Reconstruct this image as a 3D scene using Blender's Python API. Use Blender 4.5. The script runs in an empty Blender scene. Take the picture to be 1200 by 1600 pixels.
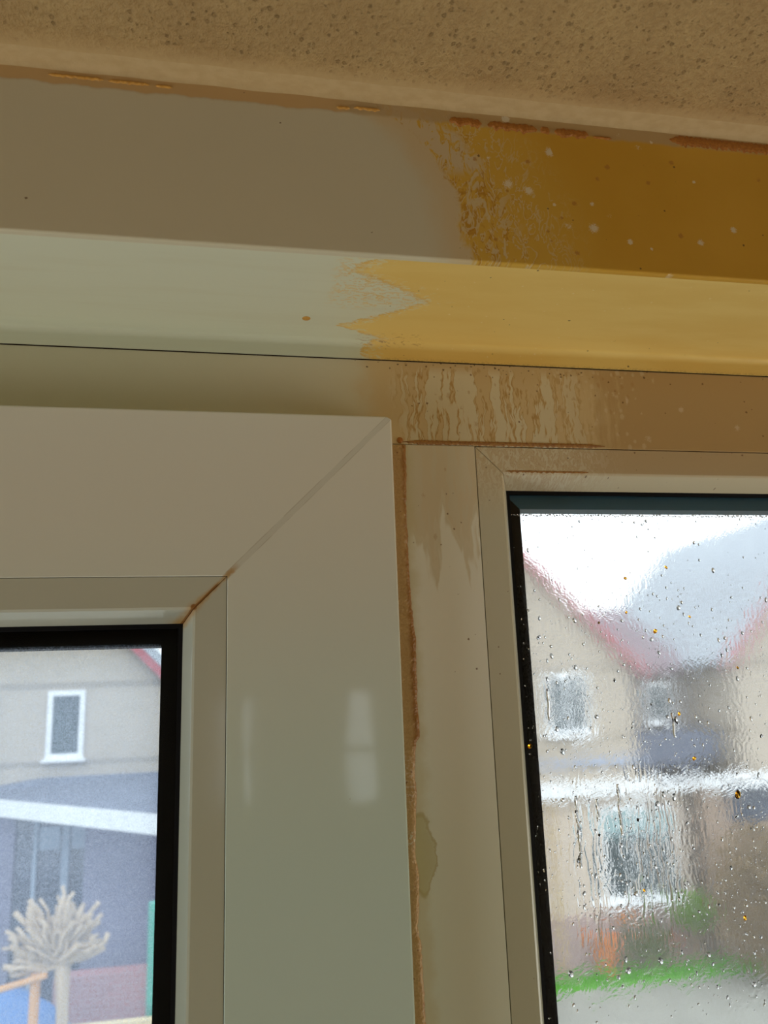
import bpy, bmesh, math, random
from mathutils import Vector, Matrix, noise as mnoise
random.seed(7)
SC = bpy.context.scene
C = SC.collection
EYE = 2.1                     # eye height of the photographer above the room floor

# ------------------------------------------------------------------ camera
cam_d = bpy.data.cameras.new('camera')
cam = bpy.data.objects.new('camera', cam_d); C.objects.link(cam)
cam_d.sensor_fit = 'HORIZONTAL'; cam_d.sensor_width = 36.0; cam_d.lens = 37.5
cam_d.clip_start = 0.01; cam_d.clip_end = 300
Rm = Matrix(((0.98241568, -0.00670859, -0.18658625),
             (-0.1832868, -0.22505421, -0.9569517),
             (-0.03557222, 0.97432315, -0.22232638)))
M4 = Rm.to_4x4(); M4.translation = Vector((0, -0.5, EYE)); cam.matrix_world = M4
cam_d.dof.use_dof = True; cam_d.dof.focus_distance = 0.53; cam_d.dof.aperture_fstop = 13.5
SC.camera = cam

# ------------------------------------------------------------------ world, light, exposure
SC.view_settings.view_transform = 'Standard'; SC.view_settings.look = 'None'
SC.view_settings.gamma = 1; SC.view_settings.use_curve_mapping = False
SC.view_settings.exposure = 0.0
SKY = 2.3
w = bpy.data.worlds.new('overcast_sky'); SC.world = w; w.use_nodes = True
bg = w.node_tree.nodes['Background']
bg.inputs[0].default_value = (0.90, 0.95, 1.0, 1); bg.inputs[1].default_value = SKY
sun_d = bpy.data.lights.new('sun', 'SUN'); sun_d.energy = 0.7; sun_d.angle = math.radians(12); sun_d.color = (1, .95, .88)
sun = bpy.data.objects.new('sun', sun_d); C.objects.link(sun); sun.rotation_euler = (math.radians(42), 0, math.radians(-28))

def area(name, loc, rot, sx, sy, power, col):
    d = bpy.data.lights.new(name, 'AREA'); d.shape = 'RECTANGLE'; d.size = sx; d.size_y = sy
    d.energy = power; d.color = col
    o = bpy.data.objects.new(name, d); C.objects.link(o); o.location = loc; o.rotation_euler = rot; return o
R90 = math.pi / 2
# added fill lights in two unseen side openings, lifting soffit and ceiling
area('window_daylight_left', (-2.17, -.62, .95), (0, -R90, 0), 1.5, .9, 21, (0.93, 1.0, .95))
area('window_daylight_right', (2.57, -.62, .95), (0, R90, 0), 1.5, .9, 19.5, (.97, 0.95, 0.78))

cy = SC.cycles
cy.max_bounces = 14; cy.transmission_bounces = 10; cy.transparent_max_bounces = 16
cy.diffuse_bounces = 5; cy.glossy_bounces = 4; cy.caustics_reflective = False; cy.caustics_refractive = True
cy.sample_clamp_indirect = 6.0; cy.use_denoising = True

# ------------------------------------------------------------------ node helpers
class NT:
    def __init__(s, name):
        s.m = bpy.data.materials.new(name); s.m.use_nodes = True
        s.t = s.m.node_tree; s.N = s.t.nodes; s.L = s.t.links
        s.N.clear(); s.out = s.N.new('ShaderNodeOutputMaterial')
        g = s.N.new('ShaderNodeNewGeometry'); s.P = g.outputs['Position']
        sep = s.N.new('ShaderNodeSeparateXYZ'); s.L.new(s.P, sep.inputs[0])
        s.x = s.math('MULTIPLY', sep.outputs[0], 1000)            # millimetres
        s.y = s.math('MULTIPLY', sep.outputs[1], 1000)
        s.z = s.math('MULTIPLY_ADD', sep.outputs[2], 1000, -EYE * 1000)
    def put(s, sock, v):
        if isinstance(v, bpy.types.NodeSocket): s.L.new(v, sock)
        elif isinstance(v, (tuple, list)) and len(v) == 3 and sock.type == 'RGBA': sock.default_value = (*v, 1)
        else: sock.default_value = v
    def math(s, op, a, b=None, c=None, clamp=False):
        n = s.N.new('ShaderNodeMath'); n.operation = op; n.use_clamp = clamp
        for i, v in enumerate((a, b, c)):
            if v is not None: s.put(n.inputs[i], v)
        return n.outputs[0]
    def add(s, a, b): return s.math('ADD', a, b)
    def sub(s, a, b): return s.math('SUBTRACT', a, b)
    def mul(s, a, b): return s.math('MULTIPLY', a, b)
    def mx(s, a, b): return s.math('MAXIMUM', a, b)
    def mn(s, a, b): return s.math('MINIMUM', a, b)
    def inv(s, a): return s.math('SUBTRACT', 1.0, a)
    def step(s, v, a, b, lo=0.0, hi=1.0):
        n = s.N.new('ShaderNodeMapRange'); n.interpolation_type = 'SMOOTHSTEP'
        s.put(n.inputs[0], v)
        if a > b: a, b, lo, hi = b, a, hi, lo
        for i, q in enumerate((a, b, lo, hi)): n.inputs[i + 1].default_value = q
        return n.outputs[0]
    def band(s, v, a, b, f=2.0):       # 1 inside a..b, soft edges
        return s.mul(s.step(v, a - f, a + f), s.step(v, b + f, b - f))
    def vec(s, x, y, z):
        n = s.N.new('ShaderNodeCombineXYZ')
        for i, v in enumerate((x, y, z)): s.put(n.inputs[i], v)
        return n.outputs[0]
    def noise(s, vec, scale, detail=2, rough=.5, dist=0.0):
        n = s.N.new('ShaderNodeTexNoise'); s.put(n.inputs['Vector'], vec)
        n.inputs['Scale'].default_value = scale; n.inputs['Detail'].default_value = detail
        n.inputs['Roughness'].default_value = rough; n.inputs['Distortion'].default_value = dist
        return n.outputs[0]
    def vor(s, vec, scale, feat='F1', out='Distance', rnd=1.0):
        n = s.N.new('ShaderNodeTexVoronoi'); n.feature = feat; s.put(n.inputs['Vector'], vec)
        n.inputs['Scale'].default_value = scale; n.inputs['Randomness'].default_value = rnd
        return n.outputs[out]
    def mix(s, f, a, b):
        n = s.N.new('ShaderNodeMix'); n.data_type = 'RGBA'; s.put(n.inputs[0], f)
        s.put(n.inputs[6], a); s.put(n.inputs[7], b); return n.outputs[2]
    def curve(s, v, pts, vmin, vmax):  # piecewise function of v (pts sorted by v)
        xs = [p[1] for p in pts]; lo, hi = min(xs) - 1, max(xs) + 1
        n = s.N.new('ShaderNodeFloatCurve'); c = n.mapping.curves[0]
        u = s.math('DIVIDE', s.sub(v, vmin), vmax - vmin, clamp=True); s.put(n.inputs['Value'], u)
        P = [((p[0] - vmin) / (vmax - vmin), (p[1] - lo) / (hi - lo)) for p in pts]
        while len(c.points) < len(P): c.points.new(.5, .5)
        for q, p in zip(c.points, P): q.location = p; q.handle_type = 'VECTOR'
        n.mapping.update()
        return s.math('MULTIPLY_ADD', n.outputs[0], hi - lo, lo)
    def specks(s, vx, vy, cell, r, dens, seed=0.0):   # small round specks; dens 0..1 (value or socket)
        v = s.vec(vx, vy, seed)
        n = s.N.new('ShaderNodeTexVoronoi'); n.inputs['Scale'].default_value = 1.0 / cell; s.put(n.inputs['Vector'], v)
        d = s.mul(n.outputs['Distance'], cell)
        sp = s.N.new('ShaderNodeSeparateColor'); s.L.new(n.outputs['Color'], sp.inputs[0])
        on = s.math('LESS_THAN', sp.outputs[0], dens)
        rad = s.mul(s.math('MULTIPLY_ADD', sp.outputs[1], .9, .35), r)
        wob = s.noise(v, 1.3, 2)
        dd = s.math('DIVIDE', d, s.mul(rad, s.math('MULTIPLY_ADD', wob, 1.4, .3)))
        return s.mul(s.step(dd, 1.25, .75), on)
    def bump(s, h, strength=1.0, dist=0.001, nrm=None):
        n = s.N.new('ShaderNodeBump'); n.inputs['Strength'].default_value = strength
        n.inputs['Distance'].default_value = dist; s.put(n.inputs['Height'], h)
        if nrm is not None: s.put(n.inputs['Normal'], nrm)
        return n.outputs[0]
    def bsdf(s, col, rough=.5, spec=.5, normal=None, metal=0.0, **kw):
        n = s.N.new('ShaderNodeBsdfPrincipled'); s.put(n.inputs['Base Color'], col)
        s.put(n.inputs['Roughness'], rough); n.inputs['Specular IOR Level'].default_value = spec
        n.inputs['Metallic'].default_value = metal
        if normal is not None: s.put(n.inputs['Normal'], normal)
        for k, v in kw.items(): s.put(n.inputs[k.replace('_', ' ')], v)
        s.L.new(n.outputs[0], s.out.inputs[0]); return n.outputs[0]

def plain(name, col, rough=.6, spec=.4, var=.06, scale=6.0, metal=0.0, bump=0.0):
    t = NT(name); nz = t.noise(t.P, scale, 4)
    c2 = tuple(max(0, min(1, v * (1 - var * 2))) for v in col)
    c = t.mix(t.step(nz, .3, .7), c2, col)
    nr = t.bump(t.noise(t.P, scale * 8, 3), .5, bump) if bump else None
    t.bsdf(c, rough, spec, nr, metal); return t.m

# colours of the plastic itself
BS = 1.0370                   # size of the boxed-in beam relative to the first survey

# ------------------------------------------------------------------ stained plastic materials
def mat_fascia():
    t = NT('fascia_plastic'); x, z = t.mul(t.x, 1 / BS), t.mul(t.z, 1 / BS)
    xb = t.curve(z, [(236, 129), (258, 126), (280, 123), (291, 117), (307, 107), (318, 99), (326, 84), (335, 62)], 236, 335)
    n1 = t.noise(t.vec(x, t.mul(z, .6), 3), .09, 4, .65)
    n2 = t.noise(t.vec(x, t.mul(z, .5), 9), .16, 3, .6, .8)
    d = t.add(t.sub(x, xb), t.mul(t.sub(n1, .5), 16))
    n3 = t.noise(t.vec(t.mul(x, 1.2), t.mul(z, .62), 21), .115, 3, .55, 1.2)
    film = t.step(d, -2, 4)
    loose = t.mul(t.mul(t.step(z, 288, 302), t.step(d, 34, 20)), film)      # broken film near the top
    film = t.mul(film, t.inv(t.mul(loose, t.step(n3, .56, .50))))
    halo = t.mul(t.step(d, -24, 4), .34)
    w_ = t.noise(t.vec(x, t.mul(z, .50), 33), .125, 2, .5, 2.4)
    wfade = t.step(d, 82, 40)
    worms = t.mul(t.mul(t.step(t.math('ABSOLUTE', t.sub(w_, .5)), .050, .020), t.mul(wfade, film)), t.step(n2, .40, .52))
    blot = t.mx(t.mul(worms, .9), t.mul(t.mul(t.step(n3, .60, .64), t.step(d, 46, 20)), film))
    rim = t.mul(t.mul(t.step(t.math('ABSOLUTE', t.sub(w_, .575)), .04, .01), t.step(n2, .40, .55)), t.mul(film, t.step(d, 50, 22)))
    drk = t.mul(t.step(n2, .50, .62), t.mul(film, t.step(d, 34, 8)))
    yellow = t.mix(t.step(t.noise(t.vec(x, z, 5), .012, 3), .35, .65), (.58, .315, .030), (.62, .345, .040))
    edge_yellow = t.mul(t.step(d, 100, 50), .6)  # lighter yellow close to the edge of the film
    yellow = t.mix(edge_yellow, yellow, (.62, .39, .06))
    col = t.mix(t.mx(film, halo), (.60, .55, .40), yellow)
    col = t.mix(t.mul(t.mul(halo, 2.6), t.inv(film)), col, (.60, .47, .28))
    col = t.mix(t.mul(t.mx(rim, t.mul(drk, .75)), .8), col, (.42, .185, .015))
    col = t.mix(t.mul(blot, .8), col, (.62, .50, .29))
    # pale leached band under the ceiling on the right, brown tide line on the left
    topz = t.add(z, t.mul(t.sub(t.noise(t.vec(x, 0, 0), .05, 4), .5), 7))
    toptan = t.mul(t.step(topz, 323.5, 326.5), .85)
    col = t.mix(toptan, col, (.47, .33, .17))
    tl = t.mul(t.step(topz, 325, 326), t.step(x, 70, 55))
    col = t.mix(t.mul(tl, .8), col, (.58, .37, .16))
    wht = t.specks(x, z, 12.0, 2.6, t.mul(t.step(x, 125, 150), t.step(x, 330, 170, .12, .5)), 4.0)
    col = t.mix(t.mul(wht, .75), col, (.74, .68, .52))
    sp = t.specks(x, z, 5.0, .62, t.step(x, 95, 150, .01, .16), 1.0)
    col = t.mix(t.mul(sp, .85), col, (.12, .06, .02))
    sp2 = t.specks(x, z, 8.5, 1.5, t.mul(t.step(x, 110, 140), t.step(x, 240, 170, .10, .38)), 2.0)
    col = t.mix(t.mul(sp2, .7), col, (.40, .17, .03))
    h = t.add(t.mul(blot, -1), t.mul(t.noise(t.vec(x, z, 0), .15, 2), .6))
    t.bsdf(col, .42, .4, t.bump(h, .35, .0002)); return t.m

def mat_soffit():
    t = NT('soffit_plastic'); x, y = t.mul(t.x, 1 / BS), t.sub(t.mul(t.add(t.add(t.y, t.mul(t.mx(t.sub(236 * BS, t.z), 0), 1.2)), 500), 1 / BS), 500)
    xb = t.curve(y, [(-110, 88), (-104, 72), (-90, 64), (-82, 84), (-68, 104), (-58, 112), (-48, 100), (-36, 84), (-22, 64), (-14, 80), (-6, 94), (2, 86), (20, 84)], -110, 20)
    n1 = t.noise(t.vec(x, t.mul(y, 1.3), 2), .12, 4, .7)
    d = t.add(t.sub(x, xb), t.mul(t.sub(n1, .5), 22))
    n3 = t.noise(t.vec(t.mul(x, .8), t.mul(y, 1.6), 17), .20, 3, .6, 1.4)
    fade = t.mx(t.step(d, -2, 16), t.step(x, 112, 122))
    # loose flakes of film inside the ragged notch
    notch = t.mul(t.band(x, 60, 116, 7), t.band(y, -103, -50, 7))
    flake = t.mul(t.mul(t.step(n3, .53, .57), notch), .85)
    film = t.mx(t.mul(t.step(d, 0, 4), t.inv(t.mul(t.inv(fade), t.step(n3, .5, .54)))), flake)
    blot = t.mul(t.mul(t.step(n3, .57, .61), t.step(d, 26, 4)), film)
    warm = t.mul(t.step(x, 20, 90), .35)
    clean = t.mix(warm, (.64, .655, .51), (.68, .65, .44))
    streak = t.noise(t.vec(t.mul(x, .08), y, 4), .12, 3)
    clean = t.mix(t.mul(t.step(streak, .45, .7), .25), clean, (.58, .56, .40))
    yl = t.mix(t.step(t.noise(t.vec(t.mul(x, .25), y, 7), .05, 4), .35, .65), (.76, .53, .16), (.80, .59, .20))
    yl = t.mix(t.mul(t.step(x, 320, 110), .35), yl, (.74, .48, .12))
    edge = t.mul(t.step(d, 9, 1), film)
    col = t.mix(film, clean, yl)
    col = t.mix(t.mul(edge, .55), col, (.60, .33, .08))
    col = t.mix(t.mul(blot, .8), col, (.70, .67, .44))
    bot = t.mul(t.band(x, 84, 128, 6), t.band(y, -14, 4, 2))
    col = t.mix(t.mul(t.mul(bot, t.step(n3, .58, .62)), .75), col, (.40, .20, .05))
    wht = t.specks(x, y, 5.0, .62, t.step(x, 100, 140, 0, .22), 4.0)
    col = t.mix(t.mul(wht, .5), col, (.85, .72, .42))
    sp = t.specks(x, y, 6.4, .72, t.step(x, 60, 120, .0, .15), 8.0)
    col = t.mix(t.mul(sp, .9), col, (.09, .045, .02))
    near = t.mul(t.step(y, 12, 18), t.step(x, 70, 110))
    col = t.mix(t.mul(near, t.step(t.noise(t.vec(x, y, 3), .8, 3), .45, .6, 0, .6)), col, (.22, .11, .04))
    t.bsdf(col, .36, .45, t.bump(t.noise(t.vec(x, y, 0), .05, 2), .25, .0004)); return t.m

def mat_head():
    t = NT('head_member_plastic'); x, z = t.x, t.z
    n_e = t.noise(t.vec(x, z, 2), .06, 4, .6)
    d = t.add(x, t.mul(t.sub(n_e, .5), 30))
    film = t.step(d, 78, 104)
    # runs: noise strongly stretched downwards, wandering a little
    wx = t.add(x, t.mul(t.sub(t.noise(t.vec(t.mul(x, .5), z, 1), .10, 3), .5), 7))
    run = t.noise(t.vec(wx, t.mul(z, .075), 5), .155, 2.5, .55)
    run2 = t.noise(t.vec(wx, t.mul(z, .16), 12), .42, 2, .5)
    r = t.add(t.mul(run, .68), t.mul(run2, .32))
    zone = t.mul(t.band(d, 118, 262, 10), t.step(z, 230, 221))
    zone = t.mul(zone, t.step(x, 290, 205, .25, 1))
    clean_run = t.mul(t.step(r, .485, .515), zone)
    rim = t.mul(t.step(t.math('ABSOLUTE', t.sub(r, .474)), .026, .0), zone)
    right = t.step(t.add(d, t.mul(t.sub(r, .5), 120)), 235, 285)
    base = t.mix(t.step(x, -100, 60), (.60, .565, .40), (.65, .58, .41))
    st = t.mix(right, (.64, .49, .27), (.50, .335, .155))
    topd = t.mul(t.step(z, 206, 230), t.step(x, 100, 130))
    st = t.mix(t.mul(topd, .3), st, (.48, .30, .13))
    col = t.mix(film, base, st)
    lowtan = t.mul(t.step(z, 205, 180), t.mul(t.step(x, 40, 95), .45))
    col = t.mix(t.mul(lowtan, t.inv(film)), col, (.56, .45, .27))
    col = t.mix(t.mul(rim, .85), col, (.46, .27, .085))
    col = t.mix(t.mul(clean_run, .88), col, (.70, .63, .45))
    # fine drops scattered where runs end
    wob = t.specks(x, t.mul(z, .8), 4.6, 1.5, t.mul(t.band(x, 225, 300, 20), .8), 6.0)
    col = t.mix(t.mul(wob, .45), col, (.66, .55, .36))
    big = t.specks(x, z, 15.0, 2.9, t.step(x, 265, 300, 0, .22), 5.0)
    col = t.mix(t.mul(big, .6), col, (.70, .58, .42))
    mould = t.specks(x, z, 2.8, .8, t.mul(t.step(z, 219, 231), t.mul(t.step(x, 55, 125), t.step(x, 330, 160, .15, .6))), 3.0)
    col = t.mix(t.mul(mould, .85), col, (.10, .05, .02))
    sp = t.specks(x, z, 5.6, .75, t.step(x, 90, 130, 0, .34), 9.0)
    br = t.specks(x, t.mul(z, .7), 5.0, 1.5, t.mul(t.band(x, 110, 290, 12), t.step(z, 175, 228, .12, .55)), 19.0)
    col = t.mix(t.mul(br, .4), col, (.42, .23, .07))
    col = t.mix(t.mul(sp, .85), col, (.16, .07, .02))
    # brown line sitting in the groove
    h = t.add(t.mul(clean_run, -1), t.noise(t.vec(x, z, 0), .2, 2))
    t.bsdf(col, .34, .4, t.bump(h, .35, .00022)); return t.m

def mat_mullion():
    t = NT('mullion_plastic'); x, z = t.x, t.z
    ux = t.add(x, t.mul(t.sub(t.noise(t.vec(x, t.mul(z, .4), 1), .1, 3), .5), 8))
    run = t.noise(t.vec(ux, t.mul(z, .11), 3), .13, 2, .5)
    low = t.add(z, t.mul(t.sub(run, .5), 130))
    st = t.mul(t.step(low, 86, 112), .62)
    rim = t.mul(t.step(t.math('ABSOLUTE', t.sub(low, 98)), 8, 0), t.step(x, 112, 125))
    run_l = t.mul(t.step(run, .50, .54), t.step(z, 80, 130))
    col = t.mix(st, t.mix(t.step(z, 60, -150), (.86, .86, .78), (.72, .76, .63)), (.62, .49, .28))
    col = t.mix(t.mul(run_l, .5), col, (.70, .66, .53))
    col = t.mix(t.mul(rim, .4), col, (.60, .52, .33))
    # yellow bleeding away from the sealant
    ed = t.add(x, t.mul(t.sub(t.noise(t.vec(x, z, 4), .05, 4, .65), .5), 14))
    blee = t.step(ed, 126, 117)
    col = t.mix(t.mul(blee, .6), col, (.62, .56, .34))
    ell = t.add(t.math('POWER', t.math('DIVIDE', t.sub(ed, 118), 7), 2), t.math('POWER', t.math('DIVIDE', t.add(z, 98), 24), 2))
    col = t.mix(t.mul(t.step(ell, 1.2, .8), .6), col, (.50, .46, .20))
    col = t.mix(t.mul(t.mul(t.step(ell, 1.2, 1.0), t.step(ell, .75, .95)), .5), col, (.42, .33, .12))
    sp = t.specks(x, z, 5.0, .65, t.step(z, -60, 120, .03, .24), 9.0)
    col = t.mix(t.mul(sp, .8), col, (.16, .08, .03))
    br = t.specks(x, t.mul(z, .6), 8.0, 1.3, t.step(z, 60, 150, 0, .35), 2.0)
    col = t.mix(t.mul(br, .35), col, (.46, .28, .10))
    t.bsdf(col, .20, .5, t.bump(t.noise(t.vec(x, t.mul(z, .1), 0), .03, 2), .2, .0006)); return t.m

def mat_fixed_bead():
    t = NT('fixed_light_bead_plastic'); x, z = t.x, t.z
    run = t.noise(t.vec(x, t.mul(z, .5), 3), .32, 3, .6, 1.2)
    top = t.step(z, 110, 160)
    face = t.step(z, 148, 152)
    right = t.step(x, 225, 275)
    zone = t.mul(top, t.step(x, 290, 230, 0, 1))
    blot = t.mul(t.step(run, .5, .54), zone)
    rim = t.mul(t.step(t.math('ABSOLUTE', t.sub(run, .49)), .035, 0), t.mul(zone, t.step(x, 176, 200, .35, 1)))
    stn = t.mix(right, (.62, .51, .33), t.mix(face, (.64, .55, .37), (.52, .38, .22)))
    col = t.mix(t.mul(top, .9), t.mix(t.step(z, 60, -150), (.60, .58, .46), (.50, .50, .37)), stn)
    col = t.mix(t.mul(rim, .5), col, (.44, .24, .12))
    col = t.mix(t.mul(blot, .55), col, (.72, .69, .57))
    sp = t.specks(x, z, 4.4, .62, t.step(z, -40, 120, .03, .30), 9.0)
    col = t.mix(t.mul(sp, .8), col, (.16, .08, .04))
    t.bsdf(col, .30, .45, t.bump(blot, .2, .0002)); return t.m

def mat_sash():
    t = NT('sash_plastic'); x, z = t.x, t.z
    dm = t.mul(t.sub(t.add(x, 3.0), t.sub(z, 75.0)), .7071)     # distance from the weld line
    am = t.math('ABSOLUTE', dm)
    s_ = t.mul(t.add(t.add(x, 3.0), t.sub(z, 75.0)), .7071)     # position along it
    wn = t.noise(t.vec(s_, t.mul(dm, 3), 0), .05, 3)
    out = t.step(s_, -2, 2)
    weld = t.mul(t.step(am, 2.0, 1.7), out)
    lines = t.mul(t.mul(t.step(t.math('ABSOLUTE', t.sub(am, 1.7)), .35, .1), out), t.step(wn, .40, .6))
    col = t.mix(t.step(z, 160, -120), (.74, .715, .63), (.575, .70, .63))  # greener lower down: outdoor reflection put into the colour
    col = t.mix(t.mul(weld, .5), col, (.58, .57, .49))
    col = t.mix(t.mul(lines, .6), col, (.45, .40, .30))
    # rust at the inner end of the weld
    rn = t.noise(t.vec(x, z, 1), .35, 4, .6)
    ra = t.add(am, t.mul(t.sub(rn, .5), 3.2))
    rust = t.mul(t.step(ra, 2.6, .6), t.step(s_, 12, 3))
    col = t.mix(t.mul(rust, .8), col, (.46, .25, .06))
    sp = t.specks(x, z, 14, .5, .16, 3.0)
    col = t.mix(t.mul(sp, .4), col, (.35, .30, .2))
    t.bsdf(col, .055, .5, t.bump(t.noise(t.vec(x, t.mul(z, .5), 0), .012, 2), .35, .0010)); return t.m

def mat_sash_bead():
    t = NT('sash_bead_plastic'); x, z = t.x, t.z
    dm = t.mul(t.sub(t.add(x, 3.0), t.sub(z, 75.0)), .7071)
    s_ = t.mul(t.add(t.add(x, 3.0), t.sub(z, 75.0)), .7071)      # negative towards the glass
    rn = t.noise(t.vec(x, z, 1), .30, 4, .6)
    width = t.step(s_, -4, -36, 2.2, 5.2)
    ra = t.math('DIVIDE', t.add(t.math('ABSOLUTE', dm), t.mul(t.sub(rn, .5), 3)), width)
    halo = t.step(ra, 1.05, .1)
    core = t.mul(t.step(t.math('ABSOLUTE', t.add(dm, t.mul(t.sub(rn, .5), 1.0))), 1.1, .4), t.step(s_, -5, -9))
    corner = t.mul(t.step(z, 52, 47.5), t.mul(t.step(x, -44, -31), t.step(dm, 2, -1)))
    blob = t.step(t.add(t.math('POWER', t.add(x, 22.5), 2), t.math('POWER', t.sub(z, 56), 2)), 5, 2)
    col = t.mix(t.step(z, 70, -120), (.53, .54, .455), (.48, .50, .40))
    col = t.mix(t.mul(halo, .75), col, (.50, .30, .10))
    col = t.mix(t.mul(corner, .8), col, (.50, .30, .09))
    col = t.mix(t.mul(t.mx(core, blob), .9), col, (.26, .10, .02))
    t.bsdf(col, .09, .8); return t.m

def mat_sealant():
    t = NT('stained_sealant'); x, z = t.x, t.z
    n = t.noise(t.vec(x, t.mul(z, .5), 1), .28, 4, .65)
    n2 = t.noise(t.vec(x, z, 5), .6, 3)
    e = t.add(x, t.mul(t.sub(n, .5), 5))
    rim = t.step(e, 113.5, 116.5)
    lightp = t.mul(t.band(z, -68, -38, 6), t.step(n2, .52, .58))
    col = t.mix(t.step(n2, .3, .7), (.50, .31, .125), (.56, .36, .16))
    col = t.mix(t.mul(rim, .9), col, (.30, .125, .02))
    col = t.mix(t.mul(lightp, .7), col, (.66, .50, .36))
    pale = t.mul(t.band(z, -92, -84, 3), t.step(n2, .5, .56))
    col = t.mix(t.mul(pale, .7), col, (.62, .60, .46))
    sp = t.specks(x, z, 3.2, .5, .25, 9.0)
    col = t.mix(t.mul(sp, .7), col, (.2, .07, .02))
    t.bsdf(col, .4, .4, t.bump(n2, .8, .0012)); return t.m

def mat_rust(name, c1, c2, rough=.5):
    t = NT(name); n = t.noise(t.P, 500, 4, .7)
    t.bsdf(t.mix(t.step(n, .35, .65), c1, c2), rough, .35, t.bump(n, .6, .0006)); return t.m

def mat_ceiling():
    t = NT('textured_ceiling_plaster'); v = t.vec(t.x, t.mul(t.y, .8), 0)
    n = t.noise(v, .26, 3, .6); n2 = t.noise(v, .7, 3, .6)
    n_l = t.noise(v, .014, 3)
    # pits, more and deeper to the right
    pit = t.specks(t.add(t.x, t.mul(n2, 2)), t.mul(t.y, .8), 3.6, .95, t.step(t.x, -60, 120, .30, .62), 2.0)
    spot = t.specks(t.x, t.y, 26, 1.2, .30, 7.0)
    bead = t.step(t.y, -150, -124)
    col = t.mix(t.step(n_l, .35, .65), (.45, .30, .135), (.52, .36, .165))
    col = t.mix(t.mul(t.step(n, .60, .36), .30), col, (.33, .20, .08))
    col = t.mix(t.mul(pit, .42), col, (.25, .145, .05))
    col = t.mix(t.mul(spot, .6), col, (.17, .09, .03))
    h = t.add(t.mul(n, 1.6), t.add(t.mul(n2, .5), t.mul(pit, -.9)))
    h = t.mul(h, t.step(t.y, -104, -124))
    col = t.mix(t.mul(t.step(t.add(t.y, t.mul(n, 10)), -112, -98), .8), col, (.53, .38, .195))
    t.bsdf(col, .8, .25, t.bump(h, .9, .0024)); return t.m

def mat_caulk():
    t = NT('ceiling_caulk'); n = t.noise(t.vec(t.x, t.mul(t.y, 2), 0), .12, 3); v = t.noise(t.vec(t.x, t.y, 4), .9, 3)
    col = t.mix(t.step(n, .3, .7), (.50, .355, .175), (.55, .40, .21))
    sp = t.specks(t.x, t.y, 7, .4, .12, 2.0)
    t.bsdf(t.mix(t.mul(sp, .7), col, (.2, .12, .05)), .7, .3, t.bump(t.add(n, t.mul(v, .3)), .5, .0008)); return t.m

def mat_sash_glass():
    # clear thin float glass with dried smears that scatter daylight
    t = NT('dusty_window_glass'); v = t.vec(t.x, t.y, t.z)
    wisps = t.noise(v, .16, 5, .75, 2.2)
    w1 = t.mx(t.step(t.math('ABSOLUTE', t.sub(wisps, .5)), .016, .0), t.step(t.math('ABSOLUTE', t.sub(t.noise(v, .42, 4, .7, 2.0), .47)), .012, .0))
    fine = t.noise(v, .9, 4, .8, 1.0)
    w2 = t.step(fine, .56, .66)
    edge = t.mx(t.step(t.z, -25, 38), t.step(t.x, -75, -38))
    amt = t.add(.18, t.add(t.mul(w1, .34), t.mul(w2, t.math('MULTIPLY_ADD', edge, .26, .09))))
    amt = t.mul(amt, t.mul(t.step(t.z, 36.5, 35.0), t.step(t.x, -42.2, -43.7)))
    tr = t.N.new('ShaderNodeBsdfTransparent'); tr.inputs[0].default_value = (.95, .98, 1, 1)
    gl = t.N.new('ShaderNodeBsdfGlossy'); gl.inputs['Roughness'].default_value = .02
    fr = t.N.new('ShaderNodeFresnel'); fr.inputs[0].default_value = 1.2
    m1 = t.N.new('ShaderNodeMixShader'); t.L.new(fr.outputs[0], m1.inputs[0]); t.L.new(tr.outputs[0], m1.inputs[1]); t.L.new(gl.outputs[0], m1.inputs[2])
    tl = t.N.new('ShaderNodeBsdfTranslucent'); tl.inputs[0].default_value = (.74, .83, 1, 1)
    m2 = t.N.new('ShaderNodeMixShader'); t.put(m2.inputs[0], amt); t.L.new(m1.outputs[0], m2.inputs[1]); t.L.new(tl.outputs[0], m2.inputs[2])
    t.L.new(m2.outputs[0], t.out.inputs[0]); return t.m

def mat_plain_glass(name, tint):
    t = NT(name)
    tr = t.N.new('ShaderNodeBsdfTransparent'); tr.inputs[0].default_value = (*tint, 1)
    gl = t.N.new('ShaderNodeBsdfGlossy'); gl.inputs['Roughness'].default_value = .01
    fr = t.N.new('ShaderNodeFresnel'); fr.inputs[0].default_value = 1.2
    m1 = t.N.new('ShaderNodeMixShader'); t.L.new(fr.outputs[0], m1.inputs[0]); t.L.new(tr.outputs[0], m1.inputs[1]); t.L.new(gl.outputs[0], m1.inputs[2])
    t.L.new(m1.outputs[0], t.out.inputs[0]); return t.m

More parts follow.
